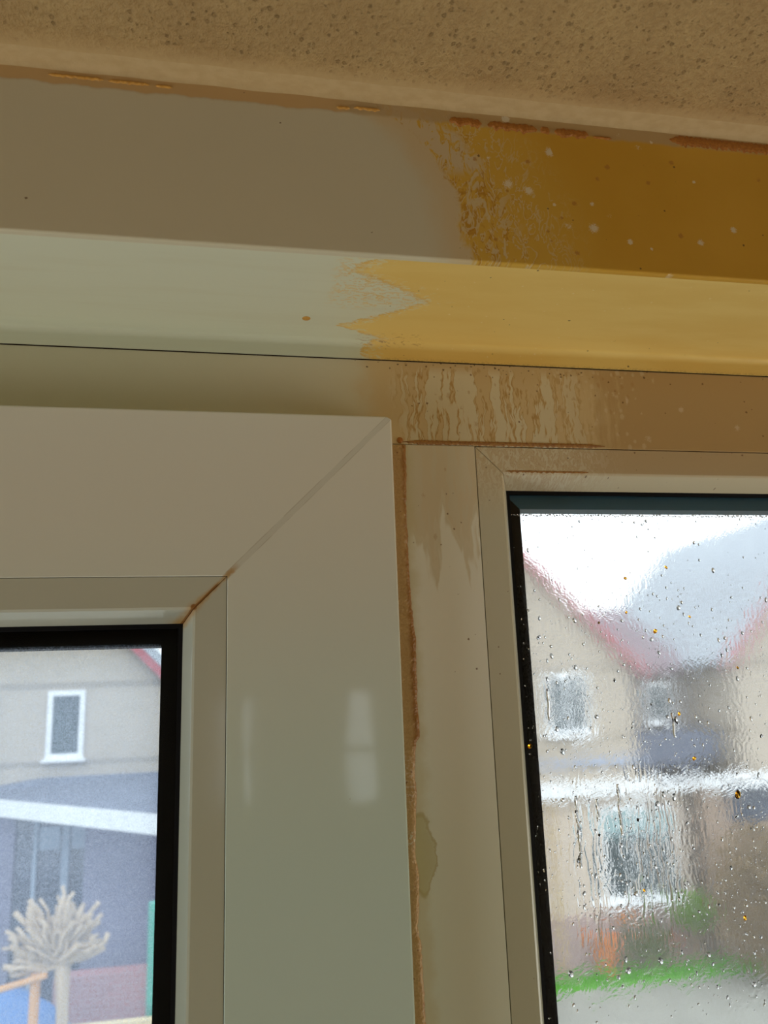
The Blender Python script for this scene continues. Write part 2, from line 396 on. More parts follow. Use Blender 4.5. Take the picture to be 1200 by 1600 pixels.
def mat_wet_glass():
    # film of water and mist: a real refracting surface
    t = NT('condensation_covered_glass')
    wz = t.add(t.z, t.mul(t.noise(t.vec(t.x, t.z, 2), .05, 2), 30))
    v = t.vec(t.x, 0, t.mul(wz, .75))
    dn = t.noise(v, .045, 2)
    film = t.noise(v, .10, 3, .55, .6)
    vr = t.N.new('ShaderNodeTexVoronoi'); vr.feature = 'SMOOTH_F1'; t.put(vr.inputs['Vector'], v); vr.inputs['Scale'].default_value = .24; vr.inputs['Smoothness'].default_value = .35
    drops = t.step(vr.outputs['Distance'], .55, .05)
    v2 = t.vor(v, .62); drops2 = t.step(v2, .5, .05)
    runs = t.noise(t.vec(t.add(t.x, t.mul(dn, 10)), 0, t.mul(t.z, .10)), .22, 2, .5)
    rz = t.mul(t.band(t.z, -165, -55, 12), t.mx(t.band(t.x, 226, 246, 5), t.band(t.x, 262, 300, 8)))
    h = t.add(t.mul(film, .5), t.add(t.mul(drops, t.math('MULTIPLY_ADD', dn, .19, .0)), t.mul(drops2, .045)))
    h = t.add(h, t.mul(t.noise(v, 1.1, 2, .6), t.step(t.z, -130, -60, .07, .11)))
    h = t.add(h, t.mul(t.mul(t.step(runs, .44, .60), rz), .42))
    clear = t.step(t.z, 100, 75, .5, 1)
    h = t.mul(h, clear)
    nr = t.bump(h, 1.0, .00022)
    rf = t.N.new('ShaderNodeBsdfRefraction'); rf.inputs['IOR'].default_value = 1.33; rf.inputs['Roughness'].default_value = .0
    rf.inputs[0].default_value = (.97, .98, .99, 1); t.L.new(nr, rf.inputs['Normal'])
    gl = t.N.new('ShaderNodeBsdfGlossy'); gl.inputs['Roughness'].default_value = .03; t.L.new(nr, gl.inputs['Normal'])
    rf2 = t.N.new('ShaderNodeBsdfRefraction'); rf2.inputs['IOR'].default_value = 1.33; rf2.inputs['Roughness'].default_value = .13; t.L.new(nr, rf2.inputs['Normal'])
    m0 = t.N.new('ShaderNodeMixShader'); t.put(m0.inputs[0], t.step(t.z, -60, 60, .05, .22)); t.L.new(rf.outputs[0], m0.inputs[1]); t.L.new(rf2.outputs[0], m0.inputs[2])
    m1 = t.N.new('ShaderNodeMixShader'); m1.inputs[0].default_value = .02
    t.L.new(m0.outputs[0], m1.inputs[1]); t.L.new(gl.outputs[0], m1.inputs[2])
    mist = t.noise(v, .8, 4, .75)
    band_ = t.mul(t.step(t.z, 110, 60), t.step(t.z, -60, 20, .45, 1))
    amt = t.math('MULTIPLY_ADD', t.mul(t.mx(t.step(mist, .44, .60), t.mul(t.step(t.noise(v, .28, 4, .7, 1.0), .50, .60), .7)), band_), .22, .04)
    tl = t.N.new('ShaderNodeBsdfTranslucent'); tl.inputs[0].default_value = (.86, .86, .86, 1)
    m2 = t.N.new('ShaderNodeMixShader'); t.put(m2.inputs[0], amt); t.L.new(m1.outputs[0], m2.inputs[1]); t.L.new(tl.outputs[0], m2.inputs[2])
    t.L.new(m2.outputs[0], t.out.inputs[0]); return t.m

def mat_water(name='water', col=(1, 1, 1)):
    t = NT(name)
    g = t.N.new('ShaderNodeBsdfGlass'); g.inputs['IOR'].default_value = 1.33; g.inputs['Roughness'].default_value = 0; g.inputs[0].default_value = (*col, 1)
    t.L.new(g.outputs[0], t.out.inputs[0]); return t.m

def mat_brick(name, c1, c2, mortar, sc=1.0, rough=.9):
    t = NT(name); b = t.N.new('ShaderNodeTexBrick')
    t.put(b.inputs['Vector'], t.vec(t.mul(t.x, .001), t.mul(t.z, .001), 0))
    t.put(b.inputs['Color1'], c1); t.put(b.inputs['Color2'], c2); t.put(b.inputs['Mortar'], mortar)
    b.inputs['Scale'].default_value = sc; b.inputs['Brick Width'].default_value = .22; b.inputs['Row Height'].default_value = .07
    b.inputs['Mortar Size'].default_value = .008
    # soldier courses in darker brick at the sill and head of the upper floor
    course = t.mx(t.band(t.z, 300, 420, 10), t.band(t.z, -1030, -930, 10))
    col = t.mix(t.mul(course, .55), b.outputs[0], tuple(v * .5 for v in c2))
    n = t.noise(t.P, 1.6, 4)
    col = t.mix(t.mul(t.step(n, .4, .7), .18), col, tuple(v * .8 for v in c1))
    t.bsdf(col, rough, .2); return t.m

def mat_tiles(name, c1, c2):
    t = NT(name); b = t.N.new('ShaderNodeTexBrick'); t.put(b.inputs['Vector'], t.vec(t.mul(t.x, .001), t.mul(t.add(t.z, t.y), .001), 0))
    t.put(b.inputs['Color1'], c1); t.put(b.inputs['Color2'], c2); t.put(b.inputs['Mortar'], tuple(v * .6 for v in c2))
    b.inputs['Scale'].default_value = 1; b.inputs['Brick Width'].default_value = .28; b.inputs['Row Height'].default_value = .34
    t.bsdf(b.outputs[0], .6, .4); return t.m

def mat_wood(name, c1, c2):
    t = NT(name); n = t.noise(t.vec(t.x, t.y, t.mul(t.z, .06)), .02, 5, .6, 1.5)
    t.bsdf(t.mix(t.step(n, .35, .65), c1, c2), .75, .25); return t.m

# ------------------------------------------------------------------ mesh helpers
def obj(name, bm, mat, parent=None, smooth=False, origin=None, kind=None, label=None):
    if bm.faces: bmesh.ops.recalc_face_normals(bm, faces=bm.faces)
    if smooth:
        for f in bm.faces: f.smooth = True
    me = bpy.data.meshes.new(name)
    off = Vector((0, 0, 0))
    if parent is not None: off = parent.get('_o') and Vector(parent['_o']) or Vector((0, 0, 0))
    elif origin is not None: off = Vector(origin)
    if off.length: bmesh.ops.translate(bm, verts=bm.verts, vec=-off)
    bm.to_mesh(me); bm.free()
    for m in (mat if isinstance(mat, (list, tuple)) else [mat]): me.materials.append(m)
    o = bpy.data.objects.new(name, me); C.objects.link(o)
    if parent is not None: o.parent = parent; o['_o'] = list(off)
    elif off.length: o.location = off; o['_o'] = list(off)
    if kind: o['kind'] = kind
    if label: o['label'] = label
    return o
def thing(name, loc, label, cat, group=None, kind=None):
    o = bpy.data.objects.new(name, None); C.objects.link(o); o.location = loc; o['_o'] = list(loc); o.empty_display_size = .05
    o['label'] = label; o['category'] = cat
    if group: o['group'] = group
    if kind: o['kind'] = kind
    return o
def tag(o, label, cat, group=None, kind=None):
    o['label'] = label; o['category'] = cat
    if group: o['group'] = group
    if kind: o['kind'] = kind
    return o
def box(bm, x0, x1, y0, y1, z0, z1, bev=0.0):
    vs = [bm.verts.new((x, y, z)) for x in (x0, x1) for y in (y0, y1) for z in (z0, z1)]
    fs = [(0, 1, 3, 2), (4, 6, 7, 5), (0, 4, 5, 1), (2, 3, 7, 6), (0, 2, 6, 4), (1, 5, 7, 3)]
    F = [bm.faces.new([vs[i] for i in f]) for f in fs]
    if bev:
        E = list({e for f in F for e in f.edges}); bmesh.ops.bevel(bm, geom=E, offset=bev, segments=2, affect='EDGES', profile=.5)
    return bm
def BX(*a, bev=0.0):
    bm = bmesh.new(); return box(bm, *a, bev=bev)
def prism(bm, poly, a, b):        # poly = list of (x,z); extruded along y from a to b
    lo = [bm.verts.new((p[0], a, p[1])) for p in poly]; hi = [bm.verts.new((p[0], b, p[1])) for p in poly]
    bm.faces.new(lo); bm.faces.new(hi[::-1])
    for i in range(len(poly)):
        j = (i + 1) % len(poly); bm.faces.new((lo[i], hi[i], hi[j], lo[j]))
    return bm
def extrude_x(bm, prof, x0, x1):  # prof = list of (y,z) closed
    lo = [bm.verts.new((x0, p[0], p[1])) for p in prof]; hi = [bm.verts.new((x1, p[0], p[1])) for p in prof]
    bm.faces.new(lo); bm.faces.new(hi[::-1])
    for i in range(len(prof)):
        j = (i + 1) % len(prof); bm.faces.new((lo[i], hi[i], hi[j], lo[j]))
    return bm
def rail(side, x0, x1, z0, z1, prof, gap=0.0):     # mitred rail of a rectangular frame; prof = [(w inward, y)]
    bm = bmesh.new(); g = gap
    def pt(wd, y, end):
        if side == 'top': return (x0 + wd + g if end == 0 else x1 - wd - g, y, z1 - wd)
        if side == 'bottom': return (x0 + wd + g if end == 0 else x1 - wd - g, y, z0 + wd)
        if side == 'right': return (x1 - wd, y, z0 + wd + g if end == 0 else z1 - wd - g)
        return (x0 + wd, y, z0 + wd + g if end == 0 else z1 - wd - g)
    a = [bm.verts.new(pt(wd, y, 0)) for wd, y in prof]; b = [bm.verts.new(pt(wd, y, 1)) for wd, y in prof]
    bm.faces.new(a); bm.faces.new(b[::-1])
    for i in range(len(prof)):
        j = (i + 1) % len(prof); bm.faces.new((a[i], b[i], b[j], a[j]))
    return bm
def tube(bm, pts, radii, seg=8):
    rings = []
    for i, p in enumerate(pts):
        p = Vector(p); d = (Vector(pts[min(i + 1, len(pts) - 1)]) - Vector(pts[max(i - 1, 0)])).normalized()
        u = d.cross(Vector((0.13, .97, .21))).normalized(); v = d.cross(u)
        rings.append([bm.verts.new(p + (u * math.cos(k * 2 * math.pi / seg) + v * math.sin(k * 2 * math.pi / seg)) * radii[i]) for k in range(seg)])
    for a, b in zip(rings, rings[1:]):
        for k in range(seg): bm.faces.new((a[k], a[(k + 1) % seg], b[(k + 1) % seg], b[k]))
    bm.faces.new(rings[0][::-1]); bm.faces.new(rings[-1]); return bm
def zz(v): return EYE + v           # heights below are given relative to the eye

# ------------------------------------------------------------------ materials
m_fascia, m_soffit, m_head, m_mull = mat_fascia(), mat_soffit(), mat_head(), mat_mullion()
m_fbead, m_sash, m_sbead = mat_fixed_bead(), mat_sash(), mat_sash_bead()
m_seal, m_ceil, m_caulk = mat_sealant(), mat_ceiling(), mat_caulk()
m_rust = mat_rust('rust_orange', (.45, .18, .03), (.32, .11, .015))
m_rust_br = mat_rust('rust_brown', (.28, .13, .05), (.44, .23, .07))
m_rust_lt = mat_rust('rust_light', (.62, .33, .07), (.50, .25, .05))
m_black = plain('black_rubber', (.004, .004, .006), .6, .15)
m_black2 = plain('black_spacer', (.002, .003, .006), .5, .12)
m_spacer_sky = plain('navy_spacer', (.07, .20, .30), .4, .3)  # spacer with the blue of the reflected sky put into its colour
m_wallpaint = plain('wall_paint', (.66, .60, .48), .85, .2)
m_floor = mat_wood('oak_floor', (.36, .24, .14), (.44, .31, .19))
m_glass_l, m_glass_r = mat_sash_glass(), mat_wet_glass()
m_outer = mat_plain_glass('outer_glass', (.97, .985, .98))
m_water = mat_water(); m_water_y = mat_water('yellowed_water', (.95, .72, .28))
m_dark = plain('dark_crack', (.03, .02, .012), .9, .1)

# ------------------------------------------------------------------ room shell
XL, XR, YB = -2.2, 2.6, -4.0
def wall_holes(name, axis, plane, thick, a0, a1, z0, z1, holes, mat):
    """wall in the plane axis=plane with rectangular holes [(a0,a1,z0,z1)] (world z)"""
    bm = bmesh.new()
    as_ = sorted({a0, a1, *[h[0] for h in holes], *[h[1] for h in holes]}); zs = sorted({z0, z1, *[h[2] for h in holes], *[h[3] for h in holes]})
    for i in range(len(as_) - 1):
        for j in range(len(zs) - 1):
            ca, cz = (as_[i] + as_[i + 1]) / 2, (zs[j] + zs[j + 1]) / 2
            if any(h[0] < ca < h[1] and h[2] < cz < h[3] for h in holes): continue
            if axis == 'x': box(bm, *sorted((plane, plane + thick)), as_[i], as_[i + 1], zs[j], zs[j + 1])
            else: box(bm, as_[i], as_[i + 1], *sorted((plane, plane + thick)), zs[j], zs[j + 1])
    return obj(name, bm, mat, kind='structure')
CZ = .335 * BS + .0035
obj('floor', BX(XL, XR, YB, .25, -.15, 0), m_floor, kind='structure')
obj('ceiling', BX(XL, XR, YB, .25, zz(CZ), zz(CZ) + .15), m_ceil, kind='structure')
wall_holes('wall_left', 'x', XL, -.2, YB, .25, 0, zz(CZ), [(-1.1, -.15, .15, 1.75)], m_wallpaint)
wall_holes('wall_right', 'x', XR, .2, YB, .25, 0, zz(CZ), [(-1.1, -.15, .15, 1.75)], m_wallpaint)
BW = [(.64, .80, zz(-.57), zz(.03)), (.085, .125, zz(-.55), zz(.01))]
wall_holes('wall_back', 'y', YB, -.2, XL, XR, 0, zz(CZ), BW, m_wallpaint)
WX0, WX1, FX0, FX1, FZ0 = -1.02, 1.25, .165, 1.21, -1.2
wall_holes('wall_front', 'y', .02, .23, XL, XR, 0, zz(CZ), [(WX0, .11, .02, zz(.25)), (.11, WX1, zz(FZ0 - .05), zz(.25))], m_wallpaint)
mf = plain('white_window_plastic', (.7, .7, .62), .3, .45)
for i, (a, b, c, d) in enumerate([(XL, 0, 0, 0), (XR, 0, 0, 0)]):  # unseen side windows, added as openings for the fill lights
    s = -1 if i == 0 else 1
    t = thing('window_%d' % (i + 3), (a + s * .1, -.62, .15), 'white framed side window in the %s wall' % ('left', 'right')[i], 'window', kind='structure')
    for y0, y1, z0, z1, nm in ((-1.1, -.15, .15, .21, 'bottom_rail'), (-1.1, -.15, 1.69, 1.75, 'top_rail'), (-1.1, -1.04, .21, 1.69, 'stile'), (-.21, -.15, .21, 1.69, 'stile')):
        x0, x1 = sorted((a + s * .05, a + s * .12)); obj(nm, BX(x0, x1, y0, y1, z0, z1), mf, t)
for i, h in enumerate(BW):
    t = thing('window_%d' % (i + 5), ((h[0] + h[1]) / 2, YB - .1, h[2]), ('wider narrow window in the back wall', 'hair thin window slit in the back wall')[i], 'window', kind='structure')
    obj('glazing_bar', BX(h[0], h[1], YB - .06, YB - .03, h[2] + .26, h[2] + .29), mf, t)
    obj('pane', BX(h[0], h[1], YB - .10, YB - .096, h[2], h[3]), m_outer, t)

# ------------------------------------------------------------------ boxed-in beam above the windows
FY = -.5 + .3904 * BS
bm = bmesh.new(); n = 3
prof = [(FY, zz(CZ))]
for k in range(5):
    a = k / 4 * R90; prof.append((FY + .0014 - .0014 * math.cos(a), zz(.236 * BS) + .0014 - .0014 * math.sin(a)))
prof += [(FY + .004, zz(.236 * BS)), (FY + .004, zz(CZ))]
o = obj('trim_1', extrude_x(bm, prof, XL, XR), m_fascia, kind='structure')
tag(o, 'upright plastic fascia under the ceiling, clean left half and mustard yellow right half', 'trim')
bm = bmesh.new(); prof = [(FY + .004, zz(.236 * BS))]
for k in range(9):                                                 # rounded inner corner, then a short upright down to the frame
    a = k / 8 * R90; prof.append((.0140 + .0050 * math.sin(a), zz(.236 * BS) - .0050 * (1 - math.cos(a))))
prof += [(.0190, zz(.2318)), (.0205, zz(.2318))]
prof += [(.0205, zz(.30)), (FY + .004, zz(.30))]
o = obj('trim_2', extrude_x(bm, prof, XL, XR), m_soffit, kind='structure')
tag(o, 'plastic soffit above the windows with a ragged edge of yellow stain', 'trim')
bm = bmesh.new(); L = []
ys = [(FY - .0098, -.0002), (FY - .0080, .0008), (FY - .006, .0018), (FY - .003, .0026), (FY - .0012, .0036), (FY, .0052)]
xs = [XL + i * .004 for i in range(int((XR - XL) / .004) + 1)]
rows = []
for x in xs:
    wv = mnoise.noise(Vector((x * 40, 0, 0))) * .0008
    rows.append([bm.verts.new((x, y + (wv if i < 3 else 0), zz(CZ) - h - (wv * .8 if 1 < i else 0))) for i, (y, h) in enumerate(ys)])
for a, b in zip(rows, rows[1:]):
    for k in range(len(ys) - 1): bm.faces.new((a[k], a[k + 1], b[k + 1], b[k]))
caulk = obj('trim_3', bm, m_caulk, smooth=True, kind='structure'); tag(caulk, 'pale smoothed caulk bead along the ceiling edge', 'trim')

def crust(x0, x1, z0, h, y, t, seed, step=.0006):
    """thin uneven crust standing on a vertical face at depth y"""
    bm = bmesh.new(); n = max(4, int((x1 - x0) / step)); rows = []
    for i in range(n + 1):
        x = x0 + (x1 - x0) * i / n; e = min(1, min(i, n - i) / (n * .08 + 1) + .15)
        a = mnoise.noise(Vector((x * 600, seed, 0))) * .35; b = mnoise.noise(Vector((x * 450, seed + 9, 0))) * .45
        zc = z0(x) if callable(z0) else z0
        lo, hi = zc - h * e * (.5 + b), zc + h * e * (.5 + a * .4)
        rows.append([bm.verts.new((x, y - t * q * e, zz(lo + (hi - lo) * s))) for s, q in ((0, 0), (.2, .8), (.5, 1), (.8, .8), (1, 0))])
    for a, b in zip(rows, rows[1:]):
        for k in range(4): bm.faces.new((a[k], a[k + 1], b[k + 1], b[k]))
    bm.faces.new(rows[0]); bm.faces.new(rows[-1][::-1])
    return bm
# rust-coloured flakes along the ceiling joint
flakes = [(-.0985, -.070, .3290), (-.068, -.046, .3288), (-.043, -.034, .3286), (.057, .065, .3268), (.067, .0825, .3276),
          (.1235, .1435, .3266), (.147, .178, .3264), (.180, .186, .3262), (.189, .211, .3262), (.2135, .226, .3252), (.265, .356, .3290)]
for i, (a, b, z) in enumerate(flakes):
    thick = .0012 if b - a < .03 and i < 5 else .0028
    if i == 9: thick = .0009
    if i == 10: thick = .0036
    obj('rust_flake', crust(a * BS, b * BS, (z + (.0012 if i < 5 else .0001)) * BS, thick * (1.6 if i < 5 else 2.0), FY, .0009, i * 3.1), m_rust_lt if i < 5 else m_rust, caulk)

# ------------------------------------------------------------------ outer frame: head, mullion, fixed light
FYF = .02                                                          # face of the fixed frame
w2 = thing('window_2', (.7, .05, zz(FZ0)), 'fixed window on the right covered in condensation, with its stained frame', 'window', kind='structure')
bm = extrude_x(bmesh.new(), [(FYF, zz(.1697)), (FYF + .0003, zz(.1694)), (.085, zz(.1694)), (.085, zz(.25)), (FYF, zz(.25))], WX0, WX1)
obj('head_member', bm, m_head, w2)
bm = BX(.055, .1683, FYF, .085, zz(-2.08), zz(.1690))
obj('mullion', bm, m_mull, w2)
obj('jamb', BX(FX1 + .0, WX1, FYF, .085, zz(FZ0 - .05), zz(.1690)), mf, w2)
obj('cill_member', BX(.1683, FX1, FYF, .085, zz(FZ0 - .05), zz(FZ0)), mf, w2)
obj('jamb', BX(WX0, WX0 + .06, FYF, .085, zz(-2.08), zz(.1690)), mf, w2)
fprof = [(.0004, FYF + .0002), (.0185, FYF), (.0200, FYF + .0008), (.0275, FYF + .0185), (.0275, FYF + .028), (.0004, FYF + .028)]
def frame_parts(parent, x0, x1, z0, z1, prof, nm, mat, gap=0.0, sides=('top', 'left', 'right', 'bottom')):
    out = []
    for s in sides: out.append(obj(nm, rail(s, x0, x1, z0, z1, prof, gap), mat[s] if isinstance(mat, dict) else mat, parent))
    return out
G = (.1686, FX1, zz(FZ0), zz(.1690))
frame_parts(w2, *G, fprof, 'glazing_bead', m_fbead, .00028)
frame_parts(w2, *G, [(.0265, FYF + .0182), (.0300, FYF + .0186), (.0300, FYF + .0215), (.0265, FYF + .0215)], 'gasket', m_black)
frame_parts(w2, *G, [(.0268, FYF + .0262), (.0395, FYF + .0262), (.0400, FYF + .0395), (.0268, FYF + .0395)], 'spacer_bar', {'top': m_spacer_sky, 'left': m_black2, 'right': m_black2, 'bottom': m_spacer_sky})
pane2 = obj('inner_pane', BX(FX0 + .030, FX1 - .026, FYF + .022, FYF + .026, zz(FZ0) + .026, zz(.1690 - .0265)), m_glass_r, w2, label='inner glass covered in condensation')
obj('outer_pane', BX(FX0 + .030, FX1 - .026, FYF + .040, FYF + .044, zz(FZ0) + .026, zz(.1690 - .0265)), m_outer, w2)
frame_parts(w2, *G, [(.0, FYF + .0445), (.030, FYF + .0445), (.030, FYF + .060), (.0, FYF + .060)], 'outer_rebate', m_black2)
obj('rust_line', crust(.1165, .268, lambda x: .1711, .0030, FYF, .0008, 40), m_rust_br, w2)
obj('rust_line', crust(.1885, .2545, lambda x: .1511, .0017, FYF + .0002, .0005, 50), m_rust_br, w2)
bm = bmesh.new(); bmesh.ops.create_uvsphere(bm, u_segments=14, v_segments=8, radius=.0023, matrix=Matrix.Translation((.1145, FYF, zz(.1722))) @ Matrix.Diagonal((1, .5, 1, 1)))
obj('rusty_nail_head', bm, m_rust, w2, smooth=True)
# crack between soffit and head
obj('joint_gap', extrude_x(bmesh.new(), [(FYF - .0004, zz(.2318)), (FYF - .0004, zz(.2311)), (FYF + .001, zz(.2311)), (FYF + .001, zz(.2318))], WX0, WX1), m_dark, w2)
# old sealant beside the sash
edge_pts = [(169, .1185), (150, .1182), (120, .1168), (77, .1172), (50, .1180), (34, .1198), (10, .1190), (-5, .1188), (-27, .1196), (-31, .1168), (-50, .1150), (-62, .1158), (-84, .1140), (-100, .1135), (-112, .1152), (-132, .1140), (-138, .1128), (-150, .1146), (-192, .1154), (-260, .1150)]
def ex(z):
    for (za, xa), (zb, xb) in zip(edge_pts, edge_pts[1:]):
        if zb <= z <= za: f = (za - z) / (za - zb); return xa + (xb - xa) * f
    return edge_pts[-1][1]
bm = bmesh.new(); rows = []
zc = 168.6
while zc > -600:
    x1 = ex(zc) + mnoise.noise(Vector((zc * .35, 1, 0))) * .0006 + mnoise.noise(Vector((zc * .09, 5, 0))) * .0005
    lump = .0011 + .0006 * mnoise.noise(Vector((zc * .2, 3, 0)))
    rows.append([bm.verts.new((.095 + (x1 - .095) * s, FYF - .0001 - lump * q, zz(zc / 1000))) for s, q in ((0, .4), (.4, .4), (.62, .5), (.78, 1.2), (.90, 1.5), (.97, .9), (1, 0))])
    zc -= .8
for a, b in zip(rows, rows[1:]):
    for k in range(6): bm.faces.new((a[k], a[k + 1], b[k + 1], b[k]))
obj('sealant_strip', bm, m_seal, w2, smooth=True, label='brown lumpy sealant strip beside the open sash')

# ------------------------------------------------------------------ opening sash on the left
w1 = thing('window_1', (-.45, .03, zz(-2.0)), 'white opening sash in the left of the frame with a diagonal weld line', 'window', kind='structure')
S = (-.98, .1050, zz(-2.03), zz(.1825))
sp = [(.0, .0190), (.0, .0012), (.0004, .0004), (.0012, .0), (.1072, .0), (.1076, .0004), (.1078, .030), (.1078, .062), (.02, .062), (.02, .0190)]
for s, nm in (('top', 'top_rail'), ('right', 'side_stile'), ('left', 'side_stile'), ('bottom', 'bottom_rail')):
    bm = rail(s, *S, sp, .00001)
    if s in ('top', 'right'):
        r = bmesh.ops.bisect_plane(bm, geom=bm.verts[:] + bm.edges[:] + bm.faces[:], plane_co=(S[1] - .0022, 0, S[3] - .0014), plane_no=(.6, 0, 1), clear_outer=True)
        bmesh.ops.holes_fill(bm, edges=bm.edges)
    obj(nm, bm, m_sash, w1)
bprof = [(.1080, .0003), (.1265, .0), (.1280, .0008), (.1348, .0190), (.1348, .028), (.1080, .028)]
frame_parts(w1, *S, bprof, 'glazing_bead', m_sbead, .00022)
frame_parts(w1, *S, [(.1338, .0186), (.1375, .0190), (.1375, .0215), (.1338, .0215)], 'gasket', m_black)
frame_parts(w1, *S, [(.1340, .0255), (.1480, .0255), (.1483, .0390), (.1340, .0390)], 'spacer_bar', m_black2)
gx0, gx1, gz0, gz1 = S[0] + .134, S[1] - .134, S[2] + .134, S[3] - .134
obj('inner_pane', BX(gx0, gx1, .0216, .0250, gz0, gz1), m_glass_l, w1, label='dusty glass with dried smears')
obj('outer_pane', BX(gx0, gx1, .0395, .0430, gz0, gz1), m_outer, w1)
frame_parts(w1, *S, [(.02, .0435), (.1400, .0435), (.1400, .0600), (.02, .0600)], 'outer_rebate', m_black2)

# ------------------------------------------------------------------ rust spot on the soffit, water drops
bm = bmesh.new(); bmesh.ops.create_uvsphere(bm, u_segments=16, v_segments=8, radius=.0028, matrix=Matrix.Translation((.0475, -.012, zz(.236 * BS))) @ Matrix.Diagonal((1, 1.1, .18, 1)))
o = obj('rust_spot', bm, m_rust_lt, smooth=True, origin=(.0475, -.012, zz(.236 * BS))); tag(o, 'single round brown spot on the clean soffit just above the joint line', 'spot')

GX0, GX1, GZ1 = .2005, .47, .128
gy = FYF + .022
def cap(bm, x, z, r, h, sz=1.0, seg=9, rings=3):
    vs = []; ph = random.random() * 6; wob = [1 + .16 * math.sin(2 * math.pi * k / seg * 2 + ph) + random.uniform(-.07, .07) for k in range(seg)]
    for i in range(rings):
        f = 1 - i / rings; hh = h * (1 - f * f)
        vs.append([bm.verts.new((x + r * f * wob[k] * math.cos(2 * math.pi * k / seg), gy - hh - .00002, z + r * sz * f * wob[k] * math.sin(2 * math.pi * k / seg))) for k in range(seg)])
    top = bm.verts.new((x, gy - h - .00002, z))
    for a, b in zip(vs, vs[1:]):
        for k in range(seg): bm.faces.new((a[k], a[(k + 1) % seg], b[(k + 1) % seg], b[k]))
    for k in range(seg): bm.faces.new((vs[-1][k], vs[-1][(k + 1) % seg], top))
    bm.faces.new(vs[0][::-1])
bm = bmesh.new()
def dens(x, z):
    d = .9
    if z > .07: d = .22
    if z > .118: d = 1.4
    if -.02 > z > -.07: d = 1.1
    if z < -.13 and x < .30: d *= .6
    if .225 < x < .235 + .08 and -.15 < z < -.06: d = 1.8
    if x > .33 and z < -.1: d = 1.2
    return d
cnt = 0
while cnt < 2400:
    x = random.uniform(GX0, GX1); z = random.uniform(-.215, GZ1 - .006)
    if random.random() * 1.8 > dens(x, z): continue
    r = min(.0018, .00025 + random.expovariate(1 / .00026)); cnt += 1
    cap(bm, x, zz(z), r, r * random.uniform(.10, .24), random.uniform(1, 1.5))
x = GX0
while x < GX1:                                                     # row of drops along the top seal
    r = random.uniform(.0003, .0008); cap(bm, x, zz(GZ1 - .0036 + random.uniform(-.0009, .0006)), r, r * .3, 1.0); x += r * random.uniform(1.2, 3)
o = obj('condensation_droplets', bm, m_water, smooth=True)
tag(o, 'countless clear water droplets covering the inside of the right window glass', 'water droplets', kind='stuff')
bm = bmesh.new()
for cx, z0, z1, k in ((.2315, -.072, -.118, 1), (.263, -.066, -.10, 4), (.2465, -.075, -.09, 11), (.31, -.02, -.038, 13), (.2175, .0, -.022, 14)):
    rows = []; z = z0; i = 0
    while z > z1:
        c = cx + mnoise.noise(Vector((z * 90, k, 0))) * .0018; wd = .0007 + .0006 * (mnoise.noise(Vector((z * 260, k, 4))) + .6)
        rows.append([bm.verts.new((c + wd * s, gy - .00003 - .00018 * q, zz(z))) for s, q in ((-1, 0), (-.55, .75), (0, 1), (.55, .75), (1, 0))]); z -= .0009
    for a, b in zip(rows, rows[1:]):
        for j in range(4): bm.faces.new((a[j], a[j + 1], b[j + 1], b[j]))
        bm.faces.new((a[4], a[0], b[0], b[4]))
    bm.faces.new(rows[0]); bm.faces.new(rows[-1][::-1])
o = obj('water_runs', bm, m_water, smooth=True)
tag(o, 'clear water trickles running down the right window glass', 'water runs', kind='stuff')
bm = bmesh.new()
for (x, z, r) in ((.3665, -.078, .0026), (.335, -.052, .0014), (.327, -.021, .0012), (.293, .052, .0010), (.345, .048, .0010), (.295, .077, .0012), (.33, .085, .0012), (.36, -.158, .0014), (.205, .012, .0018), (.209, -.038, .0016), (.315, .038, .0016), (.38, .01, .001), (.285, -.135, .001), (.27, .045, .0009)):
    cap(bm, x * .965, zz(z), r, r * .45, 1.1, 12, 4)
o = obj('yellow_droplets', bm, m_water_y, smooth=True)
tag(o, 'scattered yellow stained drops on the right window glass', 'water droplets', kind='stuff')

# ------------------------------------------------------------------ the street outside
GR = zz(-5.1)
m_asph = plain('paving', (.28, .28, .25), .9, .2, .12, 1.2); m_path = plain('concrete_path', (.36, .36, .32), .9, .2, .1, 2)
m_grass = plain('grass_blades', (.13, .50, .02), .9, .2, .2, 30)
m_beige = mat_brick('beige_brick', (.48, .41, .33), (.43, .37, .295), (.50, .45, .385))
m_pale = mat_brick('pale_brick', (.62, .52, .42), (.56, .46, .38), (.62, .56, .5))
m_purple = mat_brick('purple_brick', (.19, .19, .29), (.16, .16, .24), (.24, .24, .32))
m_redbr = mat_brick('red_brick', (.46, .22, .22), (.38, .19, .20), (.5, .36, .36))
m_greywall = plain('grey_render', (.26, .235, .22), .9, .2)
m_redtrim = plain('red_bargeboard', (.50, .15, .17), .6, .3); m_whitet = plain('white_trim', (.88, .90, .92), .5, .4)
m_wpane = plain('dark_house_pane', (.045, .075, .085), .1, .35, .15, 1.2); m_bpane = plain('blue_house_pane', (.05, .07, .12), .08, .6, .2, 1.5)
m_teal = plain('teal_blind', (.30, .44, .45), .7, .2); m_curt = plain('pale_blue_curtain', (.34, .42, .52), .9, .1)
m_roofb = mat_tiles('blue_grey_roof', (.42, .46, .50), (.36, .40, .45)); m_roofp = mat_tiles('plum_roof', (.28, .20, .22), (.23, .17, .20))
m_roofd = plain('felt_roof', (.17, .19, .25), .9, .2, .1, 3); m_flash = plain('blue_grey_flashing', (.38, .42, .52), .5, .4)
m_wood_o = mat_wood('orange_wood', (.62, .32, .13), (.70, .40, .19)); m_wood_y = mat_wood('pale_wood', (.78, .62, .34), (.84, .70, .44))
